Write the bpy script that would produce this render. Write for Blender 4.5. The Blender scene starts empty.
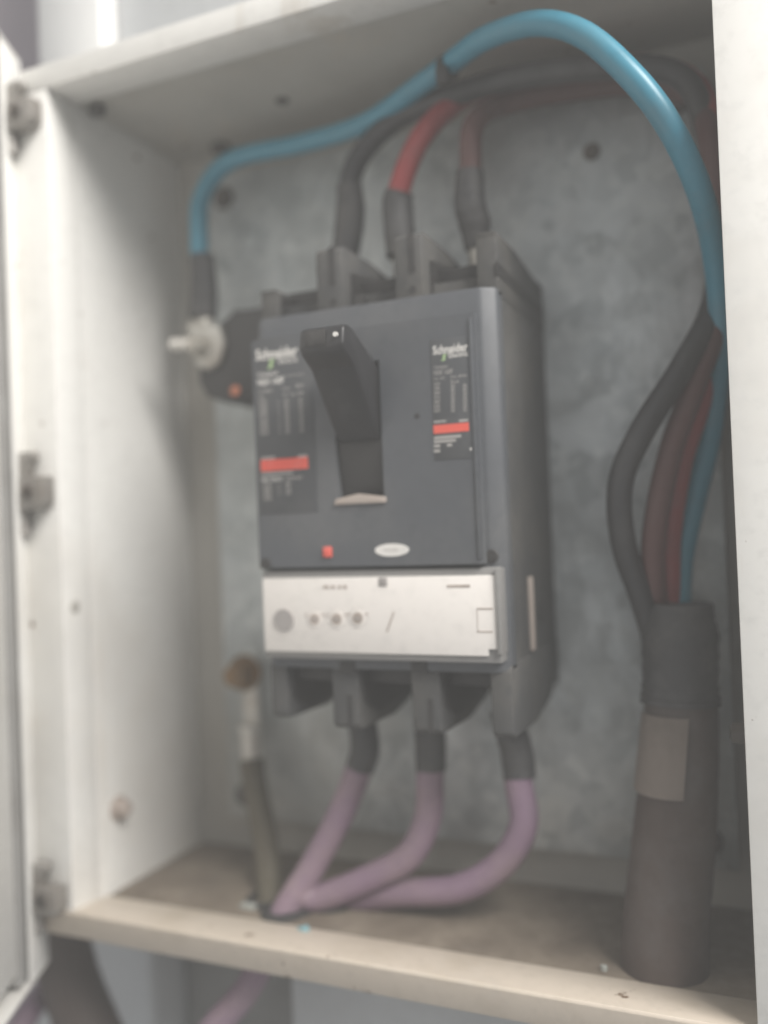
import bpy, bmesh, math, random
from mathutils import Vector, Matrix
random.seed(7)
S = 0.001                      # everything below is written in millimetres

# ------------------------------------------------------------------ camera
YAW, PIT, ROL, FPX = 0.4068, 0.0148, -0.039, 888.155
CAM = Vector((278.89, -333.98, -8.25))
_f = Vector((-math.sin(YAW)*math.cos(PIT), math.cos(YAW)*math.cos(PIT), math.sin(PIT)))
_r = Vector((math.cos(YAW), math.sin(YAW), 0)); _u = _r.cross(_f)
_c, _s = math.cos(ROL), math.sin(ROL)
RV, UV, FV = _c*_r + _s*_u, -_s*_r + _c*_u, _f

scene = bpy.context.scene
col = scene.collection
cd = bpy.data.cameras.new('camera'); cam = bpy.data.objects.new('camera', cd); col.objects.link(cam)
cd.sensor_fit = 'VERTICAL'; cd.sensor_height = 36.0; cd.lens = FPX/1024*36
cd.clip_start = 0.01; cd.clip_end = 50
m = Matrix((RV, UV, -FV)).transposed().to_4x4(); m.translation = CAM*S
cam.matrix_world = m
cd.dof.use_dof = True; cd.dof.focus_distance = 0.300; cd.dof.aperture_fstop = 2.7
scene.camera = cam

# ------------------------------------------------------------------ world, lamps, exposure
w = bpy.data.worlds.new('World'); scene.world = w; w.use_nodes = True
bg = w.node_tree.nodes['Background']; bg.inputs[0].default_value = (0.97, 0.985, 1.0, 1); bg.inputs[1].default_value = 0.40
def area(name, loc, target, size, power, colour):
    d = bpy.data.lights.new(name, 'AREA'); d.shape = 'RECTANGLE'; d.size, d.size_y = size; d.energy = power; d.color = colour
    o = bpy.data.objects.new(name, d); col.objects.link(o); o.location = loc
    o.rotation_euler = (Vector(target)-Vector(loc)).to_track_quat('-Z', 'Y').to_euler(); return o
area('window_light', (1.34, -0.58, 1.26), (0.1, 0.0, 0.0), (0.9, 0.9), 86, (1.0, 0.97, 0.93))
vs = scene.view_settings
vs.view_transform = 'Standard'; vs.look = 'None'; vs.exposure = 0.08; vs.gamma = 1.0; vs.use_curve_mapping = False
scene.render.engine = 'CYCLES'
scene.cycles.use_denoising = True

# ------------------------------------------------------------------ helpers
def at(px, py, y=None, x=None, z=None):
    """photo pixel -> point (mm) on a plane y=, x= or z="""
    d = FV*FPX + RV*(px-384) + UV*(512-py)
    if y is not None: t = (y-CAM.y)/d.y
    elif x is not None: t = (x-CAM.x)/d.x
    else: t = (z-CAM.z)/d.z
    return CAM + d*t

def nodes(name):
    mt = bpy.data.materials.new(name); mt.use_nodes = True
    nt = mt.node_tree; return mt, nt, nt.nodes['Principled BSDF']
def N(nt, typ, **kw):
    n = nt.nodes.new(typ)
    for k, v in kw.items():
        if k in n.inputs: n.inputs[k].default_value = v
        else: setattr(n, k, v)
    return n
def mix(nt, fac, a, b):
    n = nt.nodes.new('ShaderNodeMix'); n.data_type = 'RGBA'
    for sock, v in ((n.inputs[0], fac), (n.inputs[6], a), (n.inputs[7], b)):
        if hasattr(v, 'is_linked'): nt.links.new(v, sock)
        else: sock.default_value = v if not isinstance(v, tuple) else (*v, 1)
    return n.outputs[2]
def ramp(nt, val, lo, hi):
    n = nt.nodes.new('ShaderNodeMapRange'); n.inputs[1].default_value = lo; n.inputs[2].default_value = hi
    n.clamp = True; nt.links.new(val, n.inputs[0]); return n.outputs[0]
def noise(nt, scale, detail=5, rough=.6, stretch=None):
    tc = nt.nodes.new('ShaderNodeNewGeometry')
    src = tc.outputs['Position']
    if stretch:
        mp = nt.nodes.new('ShaderNodeMapping'); mp.inputs['Scale'].default_value = stretch
        nt.links.new(src, mp.inputs[0]); src = mp.outputs[0]
    n = N(nt, 'ShaderNodeTexNoise', Scale=scale, Detail=detail, Roughness=rough); nt.links.new(src, n.inputs['Vector'])
    return n.outputs[0]
def bump(nt, bs, h, strength, dist=.0005):
    b = N(nt, 'ShaderNodeBump', Strength=strength, Distance=dist); nt.links.new(h, b.inputs['Height'])
    nt.links.new(b.outputs[0], bs.inputs['Normal'])

def worn(name, base, dirt, rough, scale=18, lo=.5, hi=.72, amount=.7, bmp=.15, spec=.4, fine=220, dust=None, metal=0):
    mt, nt, bs = nodes(name)
    a = noise(nt, scale); f = noise(nt, fine, 3); sm = noise(nt, scale*.45, 6, .7)
    c = mix(nt, ramp(nt, a, lo, hi), base, tuple(base[i]*(1-amount)+dirt[i]*amount for i in range(3)))
    c = mix(nt, ramp(nt, f, .5, .85), c, tuple(x*.88 for x in base))
    c = mix(nt, ramp(nt, sm, .56, .78), c, tuple(x*.55+.13*(.6 if max(base) < .5 else 1.6) for x in base))   # smeared dust
    if dust:                                  # pale dust lying on it in patches
        d = noise(nt, scale*2.3, 6, .7)
        c = mix(nt, ramp(nt, d, .42, .8), c, dust)
    nt.links.new(c, bs.inputs['Base Color'])
    r = nt.nodes.new('ShaderNodeMapRange'); r.inputs[3].default_value = rough-.12; r.inputs[4].default_value = min(1, rough+.18)
    nt.links.new(a, r.inputs[0]); nt.links.new(r.outputs[0], bs.inputs['Roughness'])
    bs.inputs['Specular IOR Level'].default_value = spec; bs.inputs['Metallic'].default_value = metal
    bump(nt, bs, f, bmp); return mt

def galvanised():
    mt, nt, bs = nodes('galvanised_steel')
    g = nt.nodes.new('ShaderNodeNewGeometry')
    v = N(nt, 'ShaderNodeTexVoronoi', Scale=85); nt.links.new(g.outputs['Position'], v.inputs['Vector'])
    v2 = N(nt, 'ShaderNodeTexVoronoi', Scale=170); nt.links.new(g.outputs['Position'], v2.inputs['Vector'])
    sep = nt.nodes.new('ShaderNodeSeparateColor'); nt.links.new(v.outputs['Color'], sep.inputs[0])
    sep2 = nt.nodes.new('ShaderNodeSeparateColor'); nt.links.new(v2.outputs['Color'], sep2.inputs[0])
    c = mix(nt, sep.outputs[0], (.45, .485, .495), (.62, .65, .66))
    c = mix(nt, ramp(nt, sep2.outputs[0], .55, 1.0), c, (.66, .69, .69))
    c = mix(nt, ramp(nt, noise(nt, 11, 6, .65), .42, .68), c, (.37, .39, .39))
    c = mix(nt, ramp(nt, noise(nt, 26, 6, .7, (1, 1, .35)), .54, .72), c, (.76, .79, .80))
    c = mix(nt, ramp(nt, noise(nt, 5, 4), .55, .8), c, (.36, .35, .32))
    nt.links.new(c, bs.inputs['Base Color'])
    bs.inputs['Metallic'].default_value = .55
    r = nt.nodes.new('ShaderNodeMapRange'); r.inputs[3].default_value = .42; r.inputs[4].default_value = .68
    nt.links.new(sep.outputs[1], r.inputs[0]); nt.links.new(r.outputs[0], bs.inputs['Roughness'])
    bump(nt, bs, sep2.outputs[1], .05); return mt

def chips(mt, at_=.70):
    nt = mt.node_tree; bs = nt.nodes['Principled BSDF']; src = bs.inputs['Base Color'].links[0].from_socket
    c = mix(nt, ramp(nt, noise(nt, 95, 4, .6), at_, at_+.03), src, (.16, .10, .06))
    c = mix(nt, ramp(nt, noise(nt, 14, 6, .75, (1, 1, .12)), .58, .80), c, (.50, .44, .36))     # run marks
    nt.links.new(c, bs.inputs['Base Color']); return mt
M = {
 'paint':   worn('cream_enamel', (.78, .77, .74), (.42, .37, .30), .42, 7, .52, .8, .55, .08),
 'lip':     worn('cream_enamel_lip', (.58, .51, .43), (.36, .30, .22), .45, 26, .5, .75, .55, .08),
 'dirty':   worn('dust_covered_enamel', (.20, .165, .13), (.11, .088, .07), .8, 22, .4, .7, .8, .3, .2, dust=(.30, .255, .205)),
 'grimy_shaded':   worn('grimy_shaded_enamel', (.46, .445, .41), (.28, .26, .225), .55, 9, .42, .75, .7, .1),  # grimed cream enamel, its base darkened to carry the ceiling shade as well
 'gal':     galvanised(),
 'plastic': worn('dusty_charcoal_plastic', (.088, .094, .104), (.128, .13, .132), .48, 30, .45, .75, .7, .06, .4),
 'plastic2':worn('charcoal_label', (.078, .082, .088), (.115, .115, .114), .5, 40, .45, .75, .6, .03, .3),
 'case':    worn('dusty_black_case', (.068, .069, .070), (.125, .118, .106), .6, 26, .42, .75, .8, .1, .35),
 'black':   worn('matt_black_plastic', (.035, .034, .034), (.09, .085, .08), .5, 34, .5, .8, .6, .06, .4),
 'toggle':  worn('black_handle_plastic', (.028, .028, .03), (.07, .068, .065), .36, 40, .5, .8, .5, .04, .5),
 'shrink':  worn('black_heat_shrink', (.05, .05, .052), (.11, .105, .1), .55, 60, .45, .75, .7, .25, .4),
 'blue':    worn('blue_insulation', (.05, .235, .33), (.12, .25, .30), .36, 30, .5, .8, .5, .04, .5),
 'red':     worn('red_insulation', (.30, .04, .042), (.20, .075, .07), .42, 40, .45, .75, .6, .05, .5),
 'maroon':  worn('dusty_brown_red_insulation', (.105, .045, .042), (.11, .075, .07), .5, 40, .45, .75, .6, .05, .4),
 'blackc':  worn('black_insulation', (.03, .03, .033), (.07, .068, .065), .45, 40, .45, .75, .6, .05, .5),
 'purple':  worn('dusty_violet_insulation', (.25, .17, .235), (.30, .225, .24), .5, 34, .4, .7, .8, .08, .4),
 'olive':   worn('olive_sleeve', (.125, .11, .08), (.09, .075, .055), .6, 40, .4, .7, .7, .1, .3),
 'sheath':  worn('brown_grey_sheath', (.074, .055, .048), (.10, .078, .068), .6, 30, .4, .7, .7, .12, .3),
 'beige':   worn('beige_tape', (.42, .36, .32), (.26, .22, .19), .7, 50, .45, .75, .7, .08, .3),
 'white':   worn('off_white_print_plate', (.76, .725, .69), (.66, .62, .56), .5, 16, .52, .85, .5, .02, .35),
 'ink':     worn('white_ink', (.72, .70, .67), (.5, .48, .45), .6, 60, .5, .8, .5, .01, .3),
 'dimink':  worn('faded_ink', (.40, .385, .37), (.25, .24, .23), .6, 60, .45, .8, .7, .01, .3),
 'green':   worn('green_ink', (.42, .58, .30), (.4, .45, .3), .6, 60, .5, .8, .4, .01, .3),
 'redink':  worn('red_ink', (.72, .12, .09), (.55, .16, .12), .55, 60, .5, .8, .4, .01, .3),
 'greyink': worn('grey_print', (.33, .31, .30), (.45, .42, .40), .6, 60, .5, .8, .5, .01, .3),
 'cover':   worn('clear_grey_cover', (.24, .235, .23), (.30, .285, .27), .35, 40, .5, .8, .5, .02, .5),
 'steel':   worn('dull_zinc', (.47, .46, .43), (.25, .21, .17), .42, 60, .42, .7, .8, .1, .5, metal=.7),
 'tin':     worn('tinned_copper', (.40, .385, .35), (.26, .21, .16), .5, 70, .5, .75, .7, .08, .5, metal=.6),
 'pale':    worn('pale_tinned_lug', (.62, .60, .56), (.42, .36, .29), .5, 70, .5, .75, .7, .08, .4, metal=.2),
 'rust':    worn('rusty_bolt', (.22, .155, .095), (.34, .20, .09), .7, 90, .4, .65, .8, .3, .3, metal=.3),
 'copper':  worn('copper_screw', (.58, .23, .14), (.3, .14, .1), .42, 90, .45, .7, .6, .1, .5, metal=.6),
 'dark':    worn('dark_bolt', (.085, .08, .075), (.14, .11, .09), .55, 90, .4, .7, .7, .2, .4, metal=.3),
 'rubber':  worn('grey_gasket', (.30, .295, .285), (.2, .19, .18), .7, 40, .45, .75, .6, .1, .3),
 'hinge':   worn('grey_zinc_hinge', (.33, .315, .295), (.2, .175, .15), .5, 60, .4, .7, .8, .15, .5, metal=.4),
 'wall':    worn('lilac_grey_wall_paint', (.50, .45, .49), (.40, .36, .38), .8, 5, .4, .7, .6, .15, .2),
 'trunk':   worn('white_trunking', (.84, .84, .83), (.7, .69, .66), .4, 8, .5, .8, .4, .03, .4),
 'cabinet': worn('pale_grey_cabinet_paint', (.62, .635, .645), (.46, .46, .45), .45, 8, .45, .75, .6, .05, .4),
 'paper':   worn('paper_scrap', (.42, .44, .41), (.3, .31, .28), .8, 90, .4, .7, .6, .1, .2),
 'bluebit': worn('blue_plastic_scrap', (.16, .42, .50), (.4, .5, .5), .6, 90, .4, .7, .6, .1, .3),
}

chips(M['paint']); chips(M['lip'], .68); chips(M['grimy_shaded'], .70)
ROOT = {}
def thing(name, label, cat, base, group=None):
    o = bpy.data.objects.new(name, None); col.objects.link(o); o.empty_display_size = .01
    o.location = Vector(base)*S; o['label'] = label; o['category'] = cat
    if group: o['group'] = group
    ROOT[o] = Vector(base); return o
def obj(name, bm, mat, parent=None, base=None, smooth=40):
    b = ROOT[parent] if parent else Vector(base or (0, 0, 0))
    for v in bm.verts: v.co = (v.co-b)*S
    bmesh.ops.recalc_face_normals(bm, faces=bm.faces)
    me = bpy.data.meshes.new(name); bm.to_mesh(me); bm.free()
    if smooth:
        me.polygons.foreach_set('use_smooth', [True]*len(me.polygons)); me.set_sharp_from_angle(angle=math.radians(smooth))
    me.materials.append(M[mat])
    o = bpy.data.objects.new(name, me); col.objects.link(o)
    if parent: o.parent = parent
    else: o.location = b*S
    ROOT[o] = b; return o
def tag(o, label, cat, group=None):
    o['label'] = label; o['category'] = cat
    if group: o['group'] = group
    return o
def struct(o): o['kind'] = 'structure'; return o

def box(x0, x1, y0, y1, z0, z1, bev=0.0, seg=2, bm=None, rot=None):
    out = bm or bmesh.new(); t = bmesh.new()
    vs = [t.verts.new((x, y, z)) for x in (x0, x1) for y in (y0, y1) for z in (z0, z1)]
    for f in ((0,1,3,2), (4,6,7,5), (0,4,5,1), (2,3,7,6), (0,2,6,4), (1,5,7,3)): t.faces.new([vs[i] for i in f])
    bmesh.ops.recalc_face_normals(t, faces=t.faces)
    if bev: bmesh.ops.bevel(t, geom=t.edges[:], offset=bev, segments=seg, profile=.5, affect='EDGES', clamp_overlap=True)
    if rot: bmesh.ops.transform(t, matrix=rot, verts=t.verts)
    join(out, t); return out
def join(out, t):
    mp = {v: out.verts.new(v.co) for v in t.verts}
    for f in t.faces:
        try: out.faces.new([mp[v] for v in f.verts])
        except ValueError: pass
    t.free()
def prism(poly, axis, a, b, bev=0.0, seg=2, bm=None):
    """poly of 2D points extruded along axis ('x': pts are (y,z); 'y': (x,z); 'z': (x,y))"""
    out = bm or bmesh.new(); t = bmesh.new()
    def mk(p, q): return {'x': (q, p[0], p[1]), 'y': (p[0], q, p[1]), 'z': (p[0], p[1], q)}[axis]
    A = [t.verts.new(mk(p, a)) for p in poly]; B = [t.verts.new(mk(p, b)) for p in poly]
    n = len(poly); t.faces.new(A); t.faces.new(B[::-1])
    for i in range(n): t.faces.new((A[i], B[i], B[(i+1) % n], A[(i+1) % n]))
    bmesh.ops.recalc_face_normals(t, faces=t.faces)
    if bev: bmesh.ops.bevel(t, geom=t.edges[:], offset=bev, segments=seg, profile=.5, affect='EDGES', clamp_overlap=True)
    join(out, t); return out
def cyl(a, b, r, r2=None, n=20, bm=None, bev=0.0):
    out = bm or bmesh.new(); t = bmesh.new()
    a, b = Vector(a), Vector(b); d = (b-a).normalized()
    e = d.orthogonal().normalized(); g = d.cross(e); r2 = r if r2 is None else r2
    rings = [(a, r), (b, r2)] if not bev else [(a, r-bev), (a+d*bev, r), (b-d*bev, r2), (b, r2-bev)]
    R = [[t.verts.new(c+(e*math.cos(2*math.pi*i/n)+g*math.sin(2*math.pi*i/n))*q) for i in range(n)] for c, q in rings]
    t.faces.new(R[0]); t.faces.new(R[-1][::-1])
    for k in range(len(R)-1):
        for i in range(n): t.faces.new((R[k][i], R[k+1][i], R[k+1][(i+1) % n], R[k][(i+1) % n]))
    join(out, t); return out
def spline(pts, sub=8):
    P = [Vector(p) for p in pts]; P = [P[0]*2-P[1]]+P+[P[-1]*2-P[-2]]; out = []
    for i in range(1, len(P)-2):
        for k in range(sub):
            t = k/sub; a, b, c, d = P[i-1:i+3]
            out.append(.5*((2*b)+(c-a)*t+(2*a-5*b+4*c-d)*t*t+(3*b-a-3*c+d)*t**3))
    out.append(P[-2]); return out
def tube(pts, r, n=18, sub=8, bm=None, wob=0.0, arc=None):
    """tube along a smooth path; r a number or a list along the control points; wob = slight unevenness"""
    out = bm or bmesh.new(); C = spline(pts, sub); L = len(C)
    rad = [r if not isinstance(r, (list, tuple)) else r[min(int(i/sub), len(r)-1)]*(1-(i % sub)/sub)+r[min(int(i/sub)+1, len(r)-1)]*(i % sub)/sub for i in range(L)]
    T = [(C[min(i+1, L-1)]-C[max(i-1, 0)]).normalized() for i in range(L)]
    e = T[0].orthogonal().normalized(); rings = []
    for i in range(L):
        e = (e-T[i]*e.dot(T[i])).normalized(); g = T[i].cross(e)
        k = rad[i]*(1+random.uniform(-wob, wob))
        rings.append([out.verts.new(C[i]+(e*math.cos(2*math.pi*j/n)+g*math.sin(2*math.pi*j/n))*k) for j in range(n)])
    for i in range(L-1):
        for j in range(n): out.faces.new((rings[i][j], rings[i][(j+1) % n], rings[i+1][(j+1) % n], rings[i+1][j]))
    out.faces.new(rings[0]); out.faces.new(rings[-1][::-1]); return out
def hexbolt(c, d, r, h, washer=0, bm=None):
    c, d = Vector(c), Vector(d).normalized(); out = bm or bmesh.new()
    if washer: cyl(c, c+d*1.2, washer, n=20, bm=out); c = c+d*1.2
    cyl(c, c+d*h, r, n=6, bm=out); cyl(c+d*h, c+d*(h+.6), r*.8, r*.55, n=12, bm=out); return out
def lug(top, bottom, hole_z, x, y, wdt=14, thick=2.6):
    """flat palm with a crimp barrel, standing in the XZ plane"""
    out = bmesh.new()
    box(x-wdt/2, x+wdt/2, y-thick/2, y+thick/2, min(hole_z-wdt/2, bottom), max(hole_z+wdt/2, bottom), .8, bm=out)
    cyl((x, y, bottom), (x, y, top), wdt*.36, n=16, bm=out); return out
def text(name, s, x, z, y, height, mat, parent, width=None, bold=0.0, skew=0.0):
    cu = bpy.data.curves.new('t', 'FONT'); cu.body = s; cu.size = 1; cu.offset = bold; cu.resolution_u = 2
    o = bpy.data.objects.new('t', cu); col.objects.link(o)
    me = bpy.data.meshes.new_from_object(o.evaluated_get(bpy.context.evaluated_depsgraph_get()))
    bpy.data.objects.remove(o); bm = bmesh.new(); bm.from_mesh(me); bpy.data.meshes.remove(me)
    xs = [v.co.x for v in bm.verts]; ys = [v.co.y for v in bm.verts]
    sy = height/(max(ys)-min(ys)); sx = sy if width is None else width/(max(xs)-min(xs)); x0 = min(xs); y0 = min(ys)
    for v in bm.verts: v.co = Vector((x+(v.co.x-x0)*sx+skew*(v.co.y-y0), y, z+(v.co.y-y0)*sy))
    return obj(name, bm, mat, parent, smooth=0)

# ------------------------------------------------------------------ dimensions of the enclosure (mm)
L, R, T, B, D, YP = -21.6, 269.0, 202.3, -182.7, 86.0, 74.0
FL = B
YC = -16.0                     # the collar stands this far in front of the wall fold
# ------------------------------------------------------------------ setting
bm = box(-1500, 1800, 118, 130, -1300, 1300)
struct(obj('wall', bm, 'wall', base=(150, 124, -1300), smooth=0))

# ------------------------------------------------------------------ enclosure
E = thing('electrical_enclosure', 'open cream painted steel enclosure holding the circuit breaker and cables', 'enclosure', (124, 43, B-12))
obj('back_panel', box(L-19, R+19, D, D+1.6, B-12, T+10), 'grimy_shaded', E)
obj('side_panel', box(L-1.6, L, 2.2, D-.3, B, T), 'paint', E)
obj('side_panel', box(R, R+1.6, 2.2, D-.3, B, T), 'grimy_shaded', E)
obj('top_panel', box(L, R, 2.2, D-.3, T, T+1.6), 'grimy_shaded', E)
fp = box(L, R, 6, D-.3, FL-1.6, FL); fpo = obj('bottom_panel', fp, 'dirty', E)
obj('outer_shell', box(L-19.6, L-18, YC+3, D-.3, B-9, T+10), 'paint', E)
obj('outer_shell', box(R+18, R+19.6, YC+3, D-.3, B-9, T+10), 'paint', E)
obj('outer_shell', box(L-18, R+18, YC+3, D-.3, T+8.6, T+10.2), 'paint', E)
# the rolled rim around the opening

obj('rim', prism([(L, 2.1), (L, YC+.2), (L-22, YC+.2), (L-22, YC+1.8), (L-1.6, YC+1.8), (L-1.6, 2.1)], 'z', B+.2, T-.9, .35), 'paint', E)
obj('rim', prism([(R, 2.1), (R, YC+.2), (R+26, YC+.2), (R+26, YC+1.8), (R+1.6, YC+1.8), (R+1.6, 2.1)], 'z', B+.2, T-.9, .35), 'paint', E)
obj('rim', prism([(4, T-.7), (YC, T-.7), (YC, T+10.4), (YC+1.6, T+10.4), (YC+1.6, T+.9), (4, T+.9)], 'x', L-16, R+26.2, .4), 'paint', E)
obj('rim', prism([(8, B+.5), (YC, B+2.6), (YC-.6, B+1.4), (YC+2.2, B-10.5), (YC+3.8, B-10.5), (YC+1.2, B+.6), (8, B-1.2)], 'x', L-19, R+26.2, .35), 'lip', E)
# galvanised mounting plate on stand-offs
pl = obj('mounting_plate', box(5, 262, YP, YP+2, -162, 185, .5), 'gal', E)
for x, z in ((16, 172), (250, 172), (16, -150), (250, -150)):
    obj('plate_screw', hexbolt((x, YP, z), (0, -1, 0), 4, 2.5, 6), 'dark', pl)
q = at(592, 152, y=YP); obj('plate_screw', cyl((q.x, YP+.1, q.z), (q.x, YP-.8, q.z), 4, n=14), 'dark', pl)
for x in (16, 250):
    for z in (172, -150): obj('stand_off', cyl((x, YP+2.1, z), (x, D-.1, z), 5, n=12), 'steel', pl)
# bolts and plugged holes in the walls
for px, py in ((225, 148), (282, 100)):
    q = at(px, py, z=T); obj('ceiling_bolt', hexbolt((q.x, min(q.y, 76), T), (0, 0, -1), 5.5 if px == 225 else 3.6, 4 if px == 225 else 1, 0), 'dark', E)
obj('corner_bolt', cyl((-13, 9, T-.6), (-13, 9, T-5), 4, n=12, bev=.6), 'dark', E)
q = at(118, 808, x=L); obj('wall_bolt', hexbolt((L, q.y, q.z), (1, 0, 0), 4.2, 4.5, 6), 'beige', E)
q = at(747, 735, y=20); obj('wall_bolt', hexbolt((R, 22, q.z), (-1, 0, 0), 4.2, 4.5, 6.5), 'dark', E)
q = at(62, 605, y=0); obj('rim_rivet', cyl((L-.2, -8, q.z), (L+.8, -8, q.z), 3, n=14, bev=.4), 'grimy_shaded', E)

# the door, swung open towards the viewer on the left
DA = math.radians(26.0); H0 = Vector((-47.5, -5.0, 0))
du, dn = Vector((math.sin(DA), -math.cos(DA), 0)), Vector((math.cos(DA), math.sin(DA), 0))
def drot():
    mt = Matrix.Identity(4); mt.col[0][:3] = du; mt.col[1][:3] = dn; mt.translation = H0; return mt
# local frame: x along the door from its hinge, y out of its inner face
door = obj('door', box(1.5, 296, -16, -14.4, -212, 226, rot=drot()), 'paint', E)
def dpart(name, args, mat, bev=.5):
    o = obj(name, box(*args, bev, rot=drot()), mat, E); o.parent = door; o.location = (0, 0, 0); return o
dpart('edge_fold', (0, 1.6, -16, 0, -212, 226), 'paint')
dpart('edge_fold', (295, 296.6, -16, 0, -212, 226), 'paint')
dpart('edge_fold', (1.6, 295, -16, 0, 224.4, 226), 'paint')
dpart('edge_fold', (1.6, 295, -16, 0, -212, -210.4), 'paint')
dpart('return_flange', (1.6, 24, -1.6, 0, -210, 224), 'paint')
dpart('gasket', (24.5, 33, -7, -1.2, -208, 222), 'rubber', 1.5)
dpart('stiffener', (33.5, 290, -12, -3, -202, 216), 'paint')

def hinge(py0, py1, pxc):
    za, zb = at(pxc, py1, y=-20).z, at(pxc, py0, y=-20).z; zc = (za+zb)/2; h = zb-za
    o = obj('hinge', cyl((-40, -19.6, za), (-40, -19.6, zb-h*.1), 3.0, n=14, bev=.5), 'hinge', E)
    def add(name, t, m): k = obj(name, t, m, E); k.parent = o; k.location = (0, 0, 0)
    add('knuckle', prism([(-44, zc-h*.2), (-26, zc-h*.2), (-23.5, zc-h*.12), (-23.5, zc+h*.2), (-44, zc+h*.2)], 'y', -24, -16.2, 1.0), 'hinge')
    add('hinge_arm', prism([(-43, zc+h*.15), (-36, zc+h*.15), (-33, zc+h*.38), (-31, zc+h*.4), (-31, zc+h*.5), (-40, zc+h*.5), (-43, zc+h*.4)], 'y', -22.5, -17, .9), 'hinge')
    add('hinge_leaf', box(-49, -42.5, -30, -18, zc-h*.45, zc+h*.3, .8), 'hinge')
    add('hinge_screw', cyl((-32, -24, zc+1), (-32, -25.5, zc+1), 3, n=12, bev=.4), 'dark')
hinge(452, 536, 30); hinge(82, 152, 20); hinge(862, 932, 36)

# ------------------------------------------------------------------ what shows around it
q0, q1 = at(40, 40, y=30).x, at(103, 30, y=30).x
o = obj('cable_trunking', box(q0, q1, 28, 116, T+14, T+420, 2), 'trunk', base=((q0+q1)/2, 72, T+14))
tag(o, 'bright white vertical trunking above the top left corner of the enclosure', 'trunking')
U = thing('upper_cabinet', 'pale grey cabinet front just above the enclosure, right of the white trunking', 'cabinet', (220, 80, T+14))
obj('front_panel', box(q1+2, 420, 40, 42, T+14, T+430, .5), 'cabinet', U)
obj('bottom_panel', box(q1+2, 420, 42.3, 116, T+14, T+16), 'cabinet', U)

LC = thing('lower_cabinet', 'pale blue grey open cabinet below the enclosure with cables passing in', 'cabinet', (180, 100, -560))
xa = at(95, 1000, y=80).x; xb = at(292, 1000, y=52).x
obj('back_panel', box(xa-80, 420, 108, 110, -560, -200), 'cabinet', LC)
obj('front_panel', box(xb, 420, 52, 54, -560, -203, .6), 'cabinet', LC)
q = at(170, 1000, y=100)
obj('bolt', hexbolt((q.x, 107.8, q.z-2), (0, -1, 0), 6, 6, 8), 'steel', LC)
obj('bracket', box(q.x+9, q.x+14, 70, 107.5, -420, -205, .8), 'cabinet', LC)
obj('cable_slot', box(q.x+16, xb+40, 96, 107.6, -420, -204, 1), 'rubber', LC)

o = obj('conduit', tube([at(52, 905, y=40), at(62, 945, y=34), at(72, 985, y=28), at(92, 1035, y=22), at(120, 1100, y=16)], 15, n=24, wob=.01), 'sheath', base=(0, 30, -350))
tag(o, 'thick dark grey flexible conduit under the lower left corner of the enclosure', 'conduit')

# ------------------------------------------------------------------ circuit breaker
X0, X1, YF = 83.0, 188.0, -15.0
K = thing('circuit_breaker', 'charcoal moulded case circuit breaker with black handle and white setting panel', 'circuit breaker', ((X0+X1)/2, YP, -90))
def F(px, py, y=YF): return at(px, py, y=y)
zt = 81.0
# case: full depth block with the terminal ends recessed
obj('case', prism([(YP-.4, -84), (YP-.4, 100), (42, 100), (30, 88), (2, 88), (2, -64), (30, -66), (44, -78)], 'x', X0+.4, X1-.4, 1.0), 'case', K)
# front cover, stepped
obj('front_cover', prism([(X0, -7), (X0+3, YF+5.4), (X1-6, YF+5.4), (X1, -6), (X1, 1.6), (X0, 1.6)], 'z', -66, zt, 1.2), 'plastic', K)
fz0, fz1 = F(370, 566).z, F(370, 326).z
sx0, sx1, sz0, sz1 = 121.6, 141.8, 3.2, 56.5
def face_with_hole():
    t = bmesh.new(); xs = [X0+1.2, sx0, sx1, X1-7]; zs = [fz0, sz0, sz1, fz1]
    for i in range(3):
        for j in range(3):
            if (i, j) != (1, 1): box(xs[i], xs[i+1], YF, YF+5.2, zs[j], zs[j+1], bm=t)
    bmesh.ops.remove_doubles(t, verts=t.verts, dist=.001)
    # drop inner walls between the eight blocks
    dead = [f for f in t.faces if sum(1 for g in t.faces if g is not f and set(g.verts) == set(f.verts))]
    bmesh.ops.delete(t, geom=dead, context='FACES_ONLY')
    return t
obj('faceplate', face_with_hole(), 'plastic', K, smooth=0)
obj('faceplate_ridge', box(X1-8.9, X1-7.4, YF-.7, YF+.1, fz0+2, fz1-2, .25), 'plastic', K)
# the handle and its slot
arc = [(YF+5.3, sz0+.3)]+[(YF+1.2+3.6*((t-.5)*2)**2, sz0+.3+(sz1-sz0-.6)*t) for t in [i/12 for i in range(13)]]+[(YF+5.3, sz1-.3)]
obj('slot_drum', prism(arc, 'x', sx0+.3, sx1-.3), 'black', K)
obj('slot_lip', prism([(sx0-1.5, sz0-2.6), (sx1+1, sz0-2.6), (sx1+1, sz0-.4), (131, sz0+1.4), (sx0-.5, sz0-.4)], 'y', YF-1.0, YF-.1, .2), 'beige', K)
hx0, hx1 = 122.6, 140.9
tg = prism([(YF+3.5, 30), (YF+.2, 25), (-36, 51), (-43.5, 55.5), (-45, 58), (-44, 64.5), (-41, 66), (-37, 65.6), (YF+.5, 55), (YF+3.5, 54)], 'x', hx0, hx1, 1.1, 3)
h = obj('handle', tg, 'toggle', K)
o = obj('grip_recess', prism([(-45.2, 58.5), (-45.4, 64), (-44.6, 64), (-44.6, 58.5)], 'x', hx0+3, hx1-7, .15), 'black', K); o.parent = h; o.location = (0, 0, 0)
o = obj('painted_glint', cyl((138.2, -44.9, 61.5), (138.2, -46, 61.5), .9, n=10), 'ink', K); o.parent = h; o.location = (0, 0, 0)  # white dot added as a painted highlight on the handle tip

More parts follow.
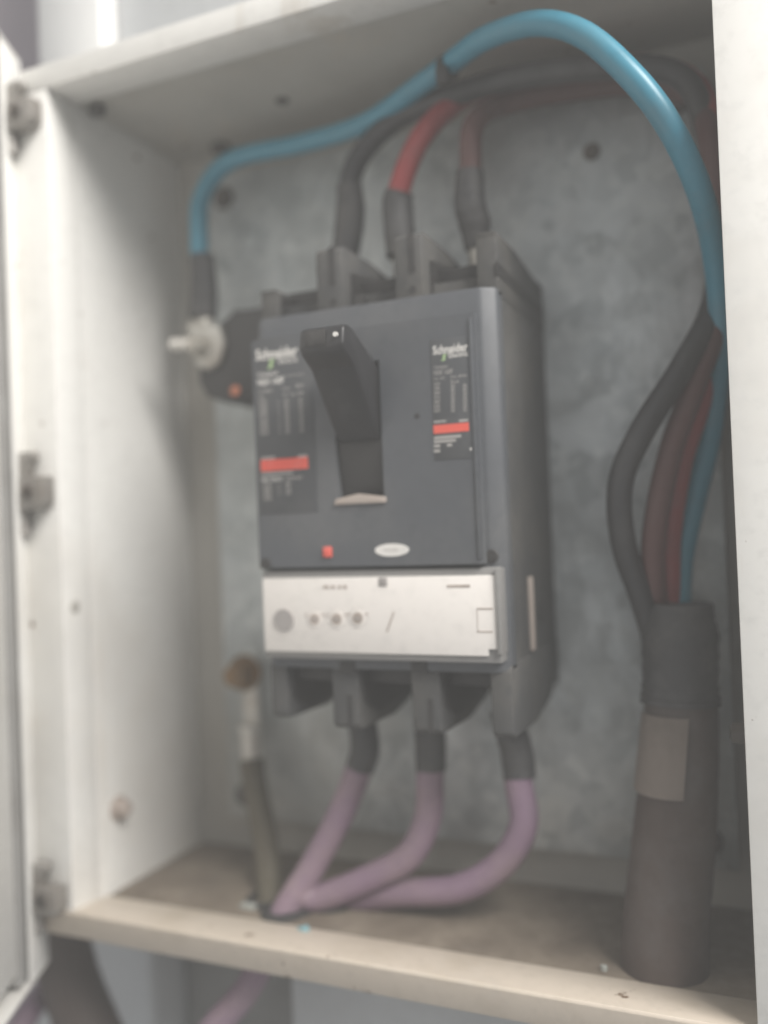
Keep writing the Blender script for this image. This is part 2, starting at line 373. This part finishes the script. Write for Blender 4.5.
# barriers between the poles, each a post with a slot in its front
poles = [100.5, 135.5, 170.5]
for x, hw in ((X0+4, 4), (118, 6), (153, 6), (X1-4.2, 4.2)):
    edge = x in (X0+4, X1-4.2)
    zt_, zb_ = (94 if x < 90 else 103 if x > 180 else 107), (-88 if x < 90 else -91)
    b = obj('barrier', prism([(-8 if not edge else -4, 78), (-8 if not edge else -4, zt_-2), (-5, zt_), (24, zt_), (58, zt_-4), (YP-1, zt_-12), (YP-1, 78)], 'x', x-hw, x+hw, .7), 'case', K)
    if not edge:
        for z, rr in ((92, 1.7), (84, 1.5)):
            o = obj('barrier_slot', cyl((x+1.5, -8.2, z), (x+1.5, -7.9, z), rr, n=12), 'black', K); o.parent = b; o.location = (0, 0, 0)
        o = obj('barrier_slot', box(x+.2, x+2.8, -8.3, -7.9, 93, zt_-.5), 'black', K); o.parent = b; o.location = (0, 0, 0)
    b = obj('barrier', prism([(-6, -63), (-7.5, -66), (-7.5, zb_+2), (-5, zb_), (30, zb_-1), (56, zb_+4), (YP-1, zb_+14), (YP-1, -63)], 'x', x-hw, x+hw, .7), 'case', K)
    if not edge:
        o = obj('barrier_slot', box(x+.8, x+2.8, -7.8, -7.4, zb_+.5, -77), 'black', K); o.parent = b; o.location = (0, 0, 0)
obj('side_groove', prism([(-5, 86), (YP-4, 84), (YP-4, 88), (-5, 91)], 'x', X1-.2, X1+.25), 'black', K)
for x in (X0+8, 124, 159):  # black sheets added to darken the right faces of the barriers like shade
    obj('barrier_shade_sheet', prism([(0, 80), (0, 92 if x < 100 else 97), (24, 92 if x < 100 else 100), (60, 88), (60, 80)], 'x', x+.05, x+.75), 'black', K)
    obj('barrier_shade_sheet', prism([(-3, -66.5), (-3, -80), (10, -87), (52, -83), (60, -66.5)], 'x', x+.05, x+.75), 'black', K)
for i, x in enumerate(poles):
    obj('terminal_shroud', prism([(x-11.3, 87), (x-9, 84), (x+9, 84), (x+11.3, 87), (x+11.3, 95), (x-11.3, 95)], 'y', 8, 30, .5), 'black', K)
    obj('terminal_shroud', prism([(x-11.3, -67.5), (x-9, -65), (x+9, -65), (x+11.3, -67.5), (x+11.3, -73), (x-11.3, -73)], 'y', 1, 32, .5), 'black', K)
    q = (x-14 if i else x+6, -4, 84)
for px, py in ((364, 299),):
    q = F(px, py, -3); obj('clip_hole', cyl((q.x, -7.2, zt+2.5), (q.x, -5.0, zt+2.5), 2.6, n=14), 'black', K)
for px in (348, 420):
    q = F(px, 667, -9); obj('clip_notch', box(q.x-3.4, q.x+3.4, -10.0, -8.6, q.z-2.2, q.z+2.2, .3), 'black', K)

# trip unit below the faceplate
TU = obj('trip_unit', box(X0+1.5, X1-1.6, YF+1.6, -6, -61.5, fz0-1.5, .8), 'cover', K)
def sub(o, parent): o.parent = parent; o.location = (0, 0, 0); return o
wz0, wz1 = F(380, 654).z, F(380, 577).z; wx0, wx1 = F(263, 615).x, F(500, 615).x
WP = sub(obj('setting_panel', prism([(wx0, wz0), (wx1-5.2, wz0), (wx1-5.2, wz0+2.6), (wx1, wz0+2.6), (wx1, wz1), (wx0, wz1)], 'y', YF+.6, YF+1.7, .2), 'white', K), K)
YW = YF+.55
def disc(px, py, r, mat, name, th=.35, parent=WP, y=YW, n=24):
    q = F(px, py, y); return obj(name, cyl((q.x, y+.1, q.z), (q.x, y-th, q.z), r, n=n), mat, K)
disc(284, 620, 4.6, 'greyink', 'selector_dial', .8)
for px, py, r in ((315, 619, 2.6), (337, 619, 2.7), (358, 618, 2.7)):
    disc(px, py, r+.7, 'white', 'dial_bezel', .35); disc(px, py, r*.85, 'beige', 'dial', .6)
    q = F(px, py, YW); obj('dial_slot', box(q.x-1.5, q.x+1.5, YW-.75, YW-.4, q.z-.45, q.z+.45), 'greyink', K)
    for k in range(9):
        a = math.radians(-30+k*30); obj('dial_tick', box(q.x+math.cos(a)*(r+1.3)-.22, q.x+math.cos(a)*(r+1.3)+.22, YW-.1, YW+.05, q.z+math.sin(a)*(r+1.3)-.22, q.z+math.sin(a)*(r+1.3)+.22), 'greyink', K, smooth=0)
    for s in (-1, 1):
        q = F(px+s*8, py-4, YW); obj('dial_mark', box(q.x-.9, q.x+.9, YW-.12, YW+.05, q.z-.35, q.z+.35), 'beige', K)
def dash(px0, px1, py, h, mat, name='print_line', y=YW, tilt=0):
    a, b = F(px0, py, y), F(px1, py, y); z = (a.z+b.z)/2
    return obj(name, box(a.x, b.x, y-.1, y+.05, z-h/2, z+h/2), mat, K, smooth=0)
for a, b in ((323, 329), (331, 335), (338, 341), (343, 347)): dash(a, b, 587, 1.3, 'beige')
dash(447, 470, 586, .9, 'beige')
q = F(383, 582, YW); obj('seal_notch', box(q.x-1.8, q.x+1.8, YW-.3, YW+.1, q.z-1.6, q.z+1.8, .2), 'greyink', K)
a, b = F(386, 632, YW), F(393, 612, YW)
obj('print_stroke', prism([(a.x, a.z), (a.x+.7, a.z), (b.x+.7, b.z), (b.x, b.z)], 'y', YW-.1, YW+.05), 'beige', K, smooth=0)
for px0, px1, py0, py1 in ((477, 493, 608, 609.4), (477, 493, 631, 632.4), (477, 478.3, 608, 632)):
    a, b = F(px0, py0, YW), F(px1, py1, YW); obj('print_line', box(a.x, b.x, YW-.1, YW+.05, min(a.z, b.z), max(a.z, b.z)), 'beige', K, smooth=0)
# hinged clear cover edge and side strip
obj('cover_edge', box(X1-3.0, X1-1.2, YF-.2, -6, -58, fz0-2, .4), 'cover', K)
q = at(532, 612, x=X1+.6); obj('side_strip', box(X1-.3, X1+1.2, q.y-2.2, q.y+2.2, at(532, 650, x=X1).z, at(532, 576, x=X1).z, .4), 'beige', K)
q = at(541, 612, x=X1); obj('side_hole', cyl((X1-.6, q.y+1, q.z), (X1+.25, q.y+1, q.z), 4.2, n=16), 'black', K)

# screws, button, sticker
for px, py, y in ((266, 564, YF), (492, 556, -9.4)):
    q = F(px, py, y); o = obj('cover_screw', cyl((q.x, y+.4, q.z), (q.x, y-.7, q.z), 2.6, n=16, bev=.3), 'black', K)
q = F(328, 552); obj('trip_button', box(q.x-1.9, q.x+1.9, YF-.9, YF+.1, q.z-2.1, q.z+2.1, .4), 'redink', K)
q = F(392, 550); e = [(q.x+7.2*math.cos(i*math.pi/16), q.z+2.5*math.sin(i*math.pi/16)) for i in range(32)]
stk = obj('oval_sticker', prism(e, 'y', YF-.25, YF+.05), 'ink', K)
a = F(384, 551.5); sub(text('sticker_print', 'Schneider', a.x, a.z, YF-.32, 1.1, 'greyink', K, 6.4), stk)
q = F(417, 416); obj('pin_hole', cyl((q.x, YF+.1, q.z), (q.x, YF-.12, q.z), 1.1, n=12), 'black', K)

# left and right printed labels
YL = YF-.22
def label_plate(px0, py0, px1, py1):
    a, b = F(px0, py0), F(px1, py1)
    return obj('rating_label', box(a.x, b.x, YF-.18, YF+.05, b.z, a.z, .05), 'plastic2', K)
LP = label_plate(254, 340, 318, 512)
def row(px0, px1, py, h, mat, lab):
    a, b = F(px0, py, YL), F(px1, py, YL); z = (a.z+b.z)/2
    return sub(obj('print_line', box(a.x, b.x, YL-.05, YL+.06, z-h/2, z+h/2), mat, K, smooth=0), lab)
def word(s, px0, px1, pyb, h, mat, lab, bold=.01):
    a, b = F(px0, pyb, YL-.06), F(px1, pyb, YL-.06)
    return sub(text('lettering', s, a.x, a.z, YL-.06, h, mat, K, b.x-a.x, bold), lab)
def emblem(px, py, sc, lab):
    q = F(px, py, YL-.06)
    pts = [(-2.6, -2.4), (-.4, -2.4), (1.4, -.9), (.2, .3), (2.6, 2.4), (.4, 2.4), (-1.4, .9), (-.2, -.3)]
    sub(obj('emblem', prism([(q.x+x*sc, q.z+z*sc) for x, z in pts], 'y', YL-.1, YL+.05), 'green', K, smooth=0), lab)
word('Schneider', 256, 298, 361, 4.6, 'ink', LP, .02)
emblem(271, 364, .75, LP)
word('Electric', 279, 298, 364, 2.6, 'ink', LP, .0)
word('Compact', 258, 278, 378, 2.2, 'ink', LP)
word('NSX 160F', 258, 284, 386, 2.8, 'ink', LP, .02)
row(285, 304, 375, .25, 'dimink', LP)
word('Ui 800V', 259, 273, 393.5, 1.5, 'dimink', LP); word('Uimp', 282, 290, 391, 1.6, 'dimink', LP); word('8kV', 296, 304, 388, 1.6, 'dimink', LP)
word('Ue', 259, 264, 399.5, 1.5, 'dimink', LP); word('(V)', 283, 288, 397, 1.6, 'dimink', LP); word('Icu', 291, 295, 396, 1.5, 'dimink', LP); word('kA', 298, 304, 395, 1.6, 'dimink', LP)
for k, (a, b) in enumerate((('220', '85'), ('240', '85'), ('380', '36'), ('415', '36'), ('440', '35'), ('500', '25'), ('525', '22'))):
    y = 404.5+k*5.0
    word(a, 259+k*.2, 267+k*.3, y+.5, 1.6, 'dimink', LP); word('~', 277+k*.25, 280+k*.25, y-1.6, .5, 'dimink', LP)
    word(b, 284+k*.2, 289+k*.2, y-1.2, 1.6, 'dimink', LP); word(b, 298.5+k*.2, 303+k*.2, y-2.4, 1.5, 'dimink', LP)
row(262, 275, 458, .9, 'dimink', LP); row(298, 307, 456, 1.0, 'dimink', LP)
a, b = F(261, 471, YL), F(308, 461, YL); sub(obj('red_band', box(a.x, b.x, YL-.08, YL+.06, F(285, 470, YL).z, F(285, 458.5, YL).z), 'redink', K, smooth=0), LP)
row(262, 293, 473.5, .8, 'dimink', LP)
word('IEC/EN', 262, 282, 482, 1.6, 'ink', LP); word('60947', 286, 303, 480.5, 1.6, 'dimink', LP)
for k, a in enumerate(('220', '380', '440', '500')): word(a, 263+k*.3, 271+k*.3, 487.5+k*4.4, 1.5, 'dimink', LP)
for k, a in enumerate(('85', '36', '35')): word('~', 278, 281, 485.5+k*4.4, .5, 'dimink', LP); word(a, 286, 291, 486+k*4.4, 1.5, 'dimink', LP)
RP = label_plate(430, 340, 471, 458)
word('Schneider', 433, 468, 355, 3.4, 'ink', RP, .02); emblem(444, 357.5, .5, RP); word('Electric', 449, 468, 358, 2.0, 'ink', RP)
word('Compact', 434, 448, 370, 1.6, 'dimink', RP); word('NSX 160F', 434, 453, 375.5, 1.9, 'dimink', RP); word('Ue (V)', 434, 445, 381, 1.3, 'dimink', RP)
word('Icu (kA)', 451, 467, 379, 1.4, 'dimink', RP); word('Ics', 451, 459, 383.5, 1.4, 'dimink', RP)
for k, (a, b) in enumerate((('220', '85'), ('240', '85'), ('380', '36'), ('415', '36'), ('440', '35'), ('500', '25'), ('525', '22'))):
    word(a, 434, 440, 386+k*4.4, 1.3, 'dimink', RP); word(b, 451, 455, 388+k*4, 1.3, 'dimink', RP); word(b, 463, 467, 387.5+k*4, 1.3, 'dimink', RP)
row(434, 446, 421.5, .7, 'dimink', RP); row(459, 468, 420.5, .8, 'dimink', RP)
sub(obj('red_band', box(F(433.5, 427, YL).x, F(469, 427, YL).x, YL-.08, YL+.06, F(450, 432.5, YL).z, F(450, 424, YL).z), 'redink', K, smooth=0), RP)
row(434, 461, 437, 1.1, 'dimink', RP); row(434, 456, 441, 1.0, 'dimink', RP); row(434, 440, 446, 1.1, 'dimink', RP); row(447, 452, 445, 1.0, 'dimink', RP); row(434, 440, 451, 1.1, 'dimink', RP)
row(470, 471.5, 449, 1.0, 'ink', RP)

# ------------------------------------------------------------------ cables
def px_path(lst): return [at(a+random.uniform(-1.6, 1.6), b+random.uniform(-1.6, 1.6), y=y+random.uniform(-1, 1)) for a, b, y in lst]
def cable(name, label, cat, mat, pts, r, sleeve=None, sl_r=None, lugs=(), group=None, n=18, wob=.006):
    """pts in order from the terminal; sleeve = pts of the heat-shrink over the end"""
    base = min(pts, key=lambda p: p.z)
    t = thing(name, label, cat, base, group)
    obj('insulation', tube(pts, r, n=n, wob=wob), mat, t)
    if sleeve: obj('heat_shrink_sleeve', tube(sleeve, sl_r, n=n, wob=.02), 'shrink', t)
    for l in lugs: obj('lug', l, 'tin', t)
    return t

# main multicore cable on the right: sheath, boot, tape
C = thing('supply_cable', 'thick brown grey sheathed cable rising along the right wall with black boot', 'cable', (236, 24, B-2))
sh = [Vector((244, 40, -80)), Vector((243.5, 38, -100)), Vector((240, 32, -135)), Vector((236, 25, -170)), Vector((234, 22, -215))]
obj('sheath', tube(sh, [14.2, 14.3, 15.8, 16.1, 17.2], n=28, wob=.012), 'sheath', C)
bt = [Vector((245, 40, -44)), Vector((244.6, 40, -58)), Vector((244, 39.5, -76)), Vector((243.8, 39, -84))]
obj('boot', tube(bt, [12.6, 14.9, 14.8, 15.6], n=28, wob=.03), 'shrink', C)
t = bmesh.new(); rows = []
for i in range(9):
    u = i/8; z = -87-u*30; c = Vector((243.8-u*3, 39-u*5, z)); rr = 14.9+u*.7
    rows.append([t.verts.new(c+Vector((math.cos(a), math.sin(a), 0))*rr) for a in [math.radians(188+k*9) for k in range(12)]])
for i in range(8):
    for k in range(11): t.faces.new((rows[i][k], rows[i][k+1], rows[i+1][k+1], rows[i+1][k]))
bmesh.ops.solidify(t, geom=t.faces[:], thickness=.4)
obj('tape_label', t, 'beige', C)

def right_drop(pts): return px_path(pts)
# black phase
p = [Vector((100.5, 42, 112))]+px_path([(349, 215, 41), (350, 185, 41), (362, 150, 42), (400, 119, 42), (450, 96, 40), (520, 77, 42), (610, 66, 45), (680, 76, 50), (708, 130, 58), (718, 220, 54), (714, 305, 46), (684, 368, 34), (644, 430, 26), (622, 485, 24), (624, 545, 27), (640, 595, 34), (652, 630, 40)])
cable('black_phase_cable', 'black insulated cable from the left pole, bulging leftmost into the boot', 'cable', 'blackc', p, 5.0,
      [p[0]+Vector((0, 0, -2)), p[1], p[2]], [6.4, 6.9, 6.0], [lug(116, 96, 86, 100.5, 42, 13)], 'cores of the supply cable')
# red phase
p = [Vector((134.5, 32, 112))]+px_path([(399, 205, 31), (402, 178, 31), (420, 140, 32), (448, 108, 40), (490, 86, 54), (560, 74, 62), (630, 66, 64), (690, 80, 62), (713, 130, 58), (720, 230, 54), (716, 320, 52), (700, 395, 50), (682, 460, 48), (671, 530, 48), (667, 580, 47), (668, 625, 46)])
cable('red_phase_cable', 'bright red insulated cable from the middle pole running up and right', 'cable', 'red', p, 5.0,
      [p[0]+Vector((0, 0, -1)), p[1], at(400, 192, y=31)], [6.8, 6.9, 6.1], [lug(118, 96, 86, 135.5, 32, 13)], 'cores of the supply cable')
# brown-red phase
p = [Vector((169.5, 30, 118))]+px_path([(470, 205, 28), (470, 165, 28), (474, 125, 32), (505, 104, 52), (570, 92, 64), (640, 84, 66), (694, 98, 64), (712, 150, 50), (720, 235, 48), (717, 315, 45), (694, 382, 38), (672, 450, 33), (657, 520, 32), (653, 570, 35), (657, 625, 40)])
cable('brown_phase_cable', 'dull brown red insulated cable from the right pole', 'cable', 'maroon', p, 4.8,
      [Vector((169.8, 31, 108)), p[0], p[1], at(470, 172, y=28)], [5.2, 6.9, 6.9, 6.0], [lug(118, 96, 86, 170.5, 31, 13)], 'cores of the supply cable')
# blue neutral
q = at(203, 325, y=48)
p = [Vector((q.x, 48, q.z+12))]+px_path([(202, 285, 48), (198, 240, 48), (203, 195, 50), (232, 162, 54), (300, 144, 52), (365, 122, 44), (420, 87, 32), (450, 64, 22), (485, 38, 10), (535, 24, 0), (585, 36, -6), (635, 78, -8), (672, 130, -2), (699, 190, 12), (716, 260, 30), (722, 340, 46), (712, 425, 54), (696, 490, 56), (684, 550, 54), (679, 590, 50), (680, 630, 46)])
q2 = at(203, 318, y=48)
NB = cable('blue_neutral_cable', 'bright blue cable arching across the top and down the right side', 'cable', 'blue', p, 4.7,
      [Vector((q.x, 48, q2.z)), at(204, 290, y=48), at(202, 256, y=48)], [7.4, 6.9, 6.3], (), 'cores of the supply cable')
# cable tie where the cores are bundled
q = at(448, 68, y=23); d = (p[9]-p[7]).normalized()
o = obj('cable_tie', cyl(q-d*2, q+d*2, 5.6, n=20, bev=.5), 'black', base=q)
box(q.x-3.5, q.x+1.5, q.y-7, q.y-4, q.z-9, q.z-2, .6, bm=(tb := bmesh.new()))
for v in tb.verts: v.co = (v.co-q)*S
tb2 = bmesh.new(); tb2.from_mesh(o.data); join(tb2, tb); tb2.to_mesh(o.data); tb2.free()
tag(o, 'small black cable tie strapped round the blue cable near the ceiling', 'cable tie')

# neutral link left of the breaker
NL = thing('neutral_link', 'black insulated neutral link with silver lug bolt left of the breaker', 'terminal', (34, YP, 62))
def Q(px, py, y): v = at(px, py, y=y); return (v.x, v.z)
blk = [Q(226, 325, 50), (Q(236, 318, 50)), Q(240, 312, 50), Q(250, 312, 50), (58, Q(250, 312, 50)[1]), (58, Q(250, 402, 50)[1]), Q(232, 404, 50), Q(214, 398, 50), Q(206, 384, 50), Q(206, 370, 50), Q(220, 368, 50)]
obj('insulator', prism(blk, 'y', 44, YP-.2, .8), 'black', NL)
q = at(203, 325, y=46); a = at(190, 326, y=44); b_ = at(225, 372, y=44)
obj('lug', prism([Q(189, 322, 44), Q(222, 326, 44), Q(227, 345, 44), Q(222, 364, 44), Q(212, 371, 44), Q(200, 366, 44), Q(193, 345, 44)], 'y', 41, 44, .8), 'steel', NL)
obj('lug_barrel', cyl((q.x, 46, q.z-2), (q.x, 48, q.z+3), 5.2, n=16), 'tin', NL)
c = at(200, 347, y=41); obj('bolt', hexbolt((c.x, 41, c.z), (0, -1, 0), 4.2, 5, 5.6), 'tin', NL)
c2 = at(188, 343, y=36); obj('stud', cyl((c.x-2, 37, c.z+1), (c.x-13, 35, c2.z), 3.2, n=12, bev=.5), 'pale', NL)
c = at(236, 391, y=44); obj('screw', cyl((c.x, 44, c.z), (c.x, 42.6, c.z), 2.6, n=14, bev=.4), 'copper', NL)

# earth lug bottom left
EC = thing('earth_cable', 'olive sleeved earth cable with silver lug and rusty bolt, lower left', 'cable', (45, 40, B-2))
c = at(241, 674, y=62)
obj('stud_bolt', cyl((c.x, YP-.2, c.z), (c.x, 52, c.z), 4, n=14), 'rust', EC)
obj('nut', hexbolt((c.x, 66, c.z), (0, -1, 0), 7.5, 7, 9.5), 'rust', EC)
obj('nut', hexbolt((c.x+1, 57.5, c.z), (0, -1, 0), 6.5, 4, 0), 'rust', EC)
z1, z2, z3 = at(248, 695, y=64).z, at(248, 730, y=64).z, at(250, 762, y=64).z
obj('lug', box(c.x-5.5+4, c.x+5.5+2, 65, 67, z2-2, c.z+4, .6), 'pale', EC)
g = at(251, 742, y=63)
obj('lug_barrel', cyl((g.x, 63, z2), (g.x+1, 62, z3-4), 5, n=18, bev=.4), 'pale', EC)
obj('lug_collar', cyl((g.x, 63, z2-1), (g.x, 63, z2+3), 5.8, n=18, bev=.4), 'pale', EC)
ep = [Vector((g.x+.6, 62, z3+2))]+px_path([(258, 795, 58), (263, 835, 50), (268, 880, 38), (272, 905, 30)])
ep.append(ep[-1]+Vector((2, -3, -18)))
obj('sleeve', tube(ep, 6.3, wob=.01), 'olive', EC)

# three violet load cables
G = 'load cables below the breaker'
f1 = at(284, 913, z=FL)
p = [Vector((100.5, 41, -93))]+px_path([(366, 745, 40), (358, 775, 39), (338, 820, 34), (312, 868, 27)])+[f1, f1+(at(250, 985, y=8)-f1), at(215, 1026, y=2), at(190, 1060, y=0)]
cable('violet_load_cable', 'violet cable under the left pole, passing straight down through the floor', 'cable', 'purple', p, 6.3,
      [p[0]+Vector((0, 0, 4)), p[1], at(360, 768, y=39)], 6.9, [lug(-94, -84, -76, 100.5, 41, 13)], G)
p = [Vector((135.5, 41, -94))]+px_path([(431, 745, 40), (431, 780, 39), (428, 820, 37), (408, 856, 34), (365, 882, 30), (318, 897, 27)])
p += [Vector((74, 23, FL+6)), Vector((68, 22, FL-14))]
cable('violet_load_cable', 'violet cable under the middle pole, curving left above the floor', 'cable', 'purple', p, 6.3,
      [p[0]+Vector((0, 0, 4)), p[1], at(431, 770, y=39)], 6.9, [lug(-94, -84, -76, 135.5, 41, 13)], G)
p = [Vector((170.5, 43, -95))]+px_path([(516, 752, 43), (520, 785, 42), (522, 825, 40), (503, 865, 38), (458, 888, 36), (400, 893, 36), (350, 898, 37)])
p += [Vector((88, 35, FL+4)), Vector((78, 33, FL-14))]
cable('violet_load_cable', 'violet cable under the right pole, making the widest curve to the left', 'cable', 'purple', p, 6.3,
      [p[0]+Vector((0, 0, 4)), p[1], at(520, 778, y=42)], 7.2, [lug(-95, -84, -76, 170.5, 43, 13)], G)

def grommet(c, r):
    t = bmesh.new(); n = 24; prof = [(r, 1.6), (r+1.2, 2.4), (r+3.4, 1.4), (r+3.8, .1), (r, .1)]
    R_ = [[t.verts.new((c[0]+math.cos(2*math.pi*i/n)*a, c[1]+math.sin(2*math.pi*i/n)*a, FL+z)) for i in range(n)] for a, z in prof]
    for k in range(5):
        for i in range(n): t.faces.new((R_[k][i], R_[(k+1) % 5][i], R_[(k+1) % 5][(i+1) % n], R_[k][(i+1) % n]))
    obj('cable_grommet', t, 'black', E)
grommet((f1.x, f1.y), 7); grommet((71, 22.5), 7.5); grommet((84.5, 34.5), 8); grommet((ep[-2].x+.8, ep[-2].y-1), 8)

o = obj('violet_cable', tube([at(52, 962, y=60), at(44, 990, y=40), at(28, 1015, y=20), at(8, 1050, y=5)], 6.3, wob=.006), 'purple', base=at(8, 1050, y=5))
tag(o, 'short violet cable piece in the bottom left corner behind the door edge', 'cable')

# scraps lying on the floor of the enclosure
def scrap(name, px, py, size, mat, label):
    c = at(px, py, z=FL+.6); t = bmesh.new()
    top = [t.verts.new((c.x+math.cos(a)*size*random.uniform(.6, 1.2), c.y+math.sin(a)*size*.7*random.uniform(.6, 1.2), FL+random.uniform(1.0, 2.2))) for a in [i*math.pi/4 for i in range(8)]]
    bot = [t.verts.new((v.co.x, v.co.y, FL+.05)) for v in top]
    t.faces.new(top); t.faces.new(bot[::-1])
    for i in range(8): t.faces.new((top[i], top[(i+1) % 8], bot[(i+1) % 8], bot[i]))
    tag(obj(name, t, mat, base=(c.x, c.y, FL)), label, 'scrap')
scrap('paper_scrap', 249, 906, 5, 'paper', 'pale green white scrap on the floor beside the olive cable')
scrap('paper_scrap', 604, 969, 1.5, 'paper', 'tiny white crumb on the floor at the foot of the thick cable')
scrap('plastic_scrap', 304, 930, 3, 'bluebit', 'small blue plastic scrap on the front lip by the violet cables')

# ------------------------------------------------------------------ haze volume added in place of the veil of a dirty lens
hz = obj('haze', box(-1700, 2000, -620, 140, -1400, 1400), 'paint', base=(150, -240, -1400), smooth=0)
hm = bpy.data.materials.new('lens_veil_haze'); hm.use_nodes = True; ht = hm.node_tree
ht.nodes.remove(ht.nodes['Principled BSDF'])
pv = ht.nodes.new('ShaderNodeVolumePrincipled'); pv.inputs['Color'].default_value = (.97, .97, .96, 1); pv.inputs['Density'].default_value = .33
ht.links.new(pv.outputs[0], ht.nodes['Material Output'].inputs['Volume'])
hz.data.materials.clear(); hz.data.materials.append(hm); hz['kind'] = 'stuff'; hz['label'] = 'thin added haze standing in for the milky veil of a dirty lens'
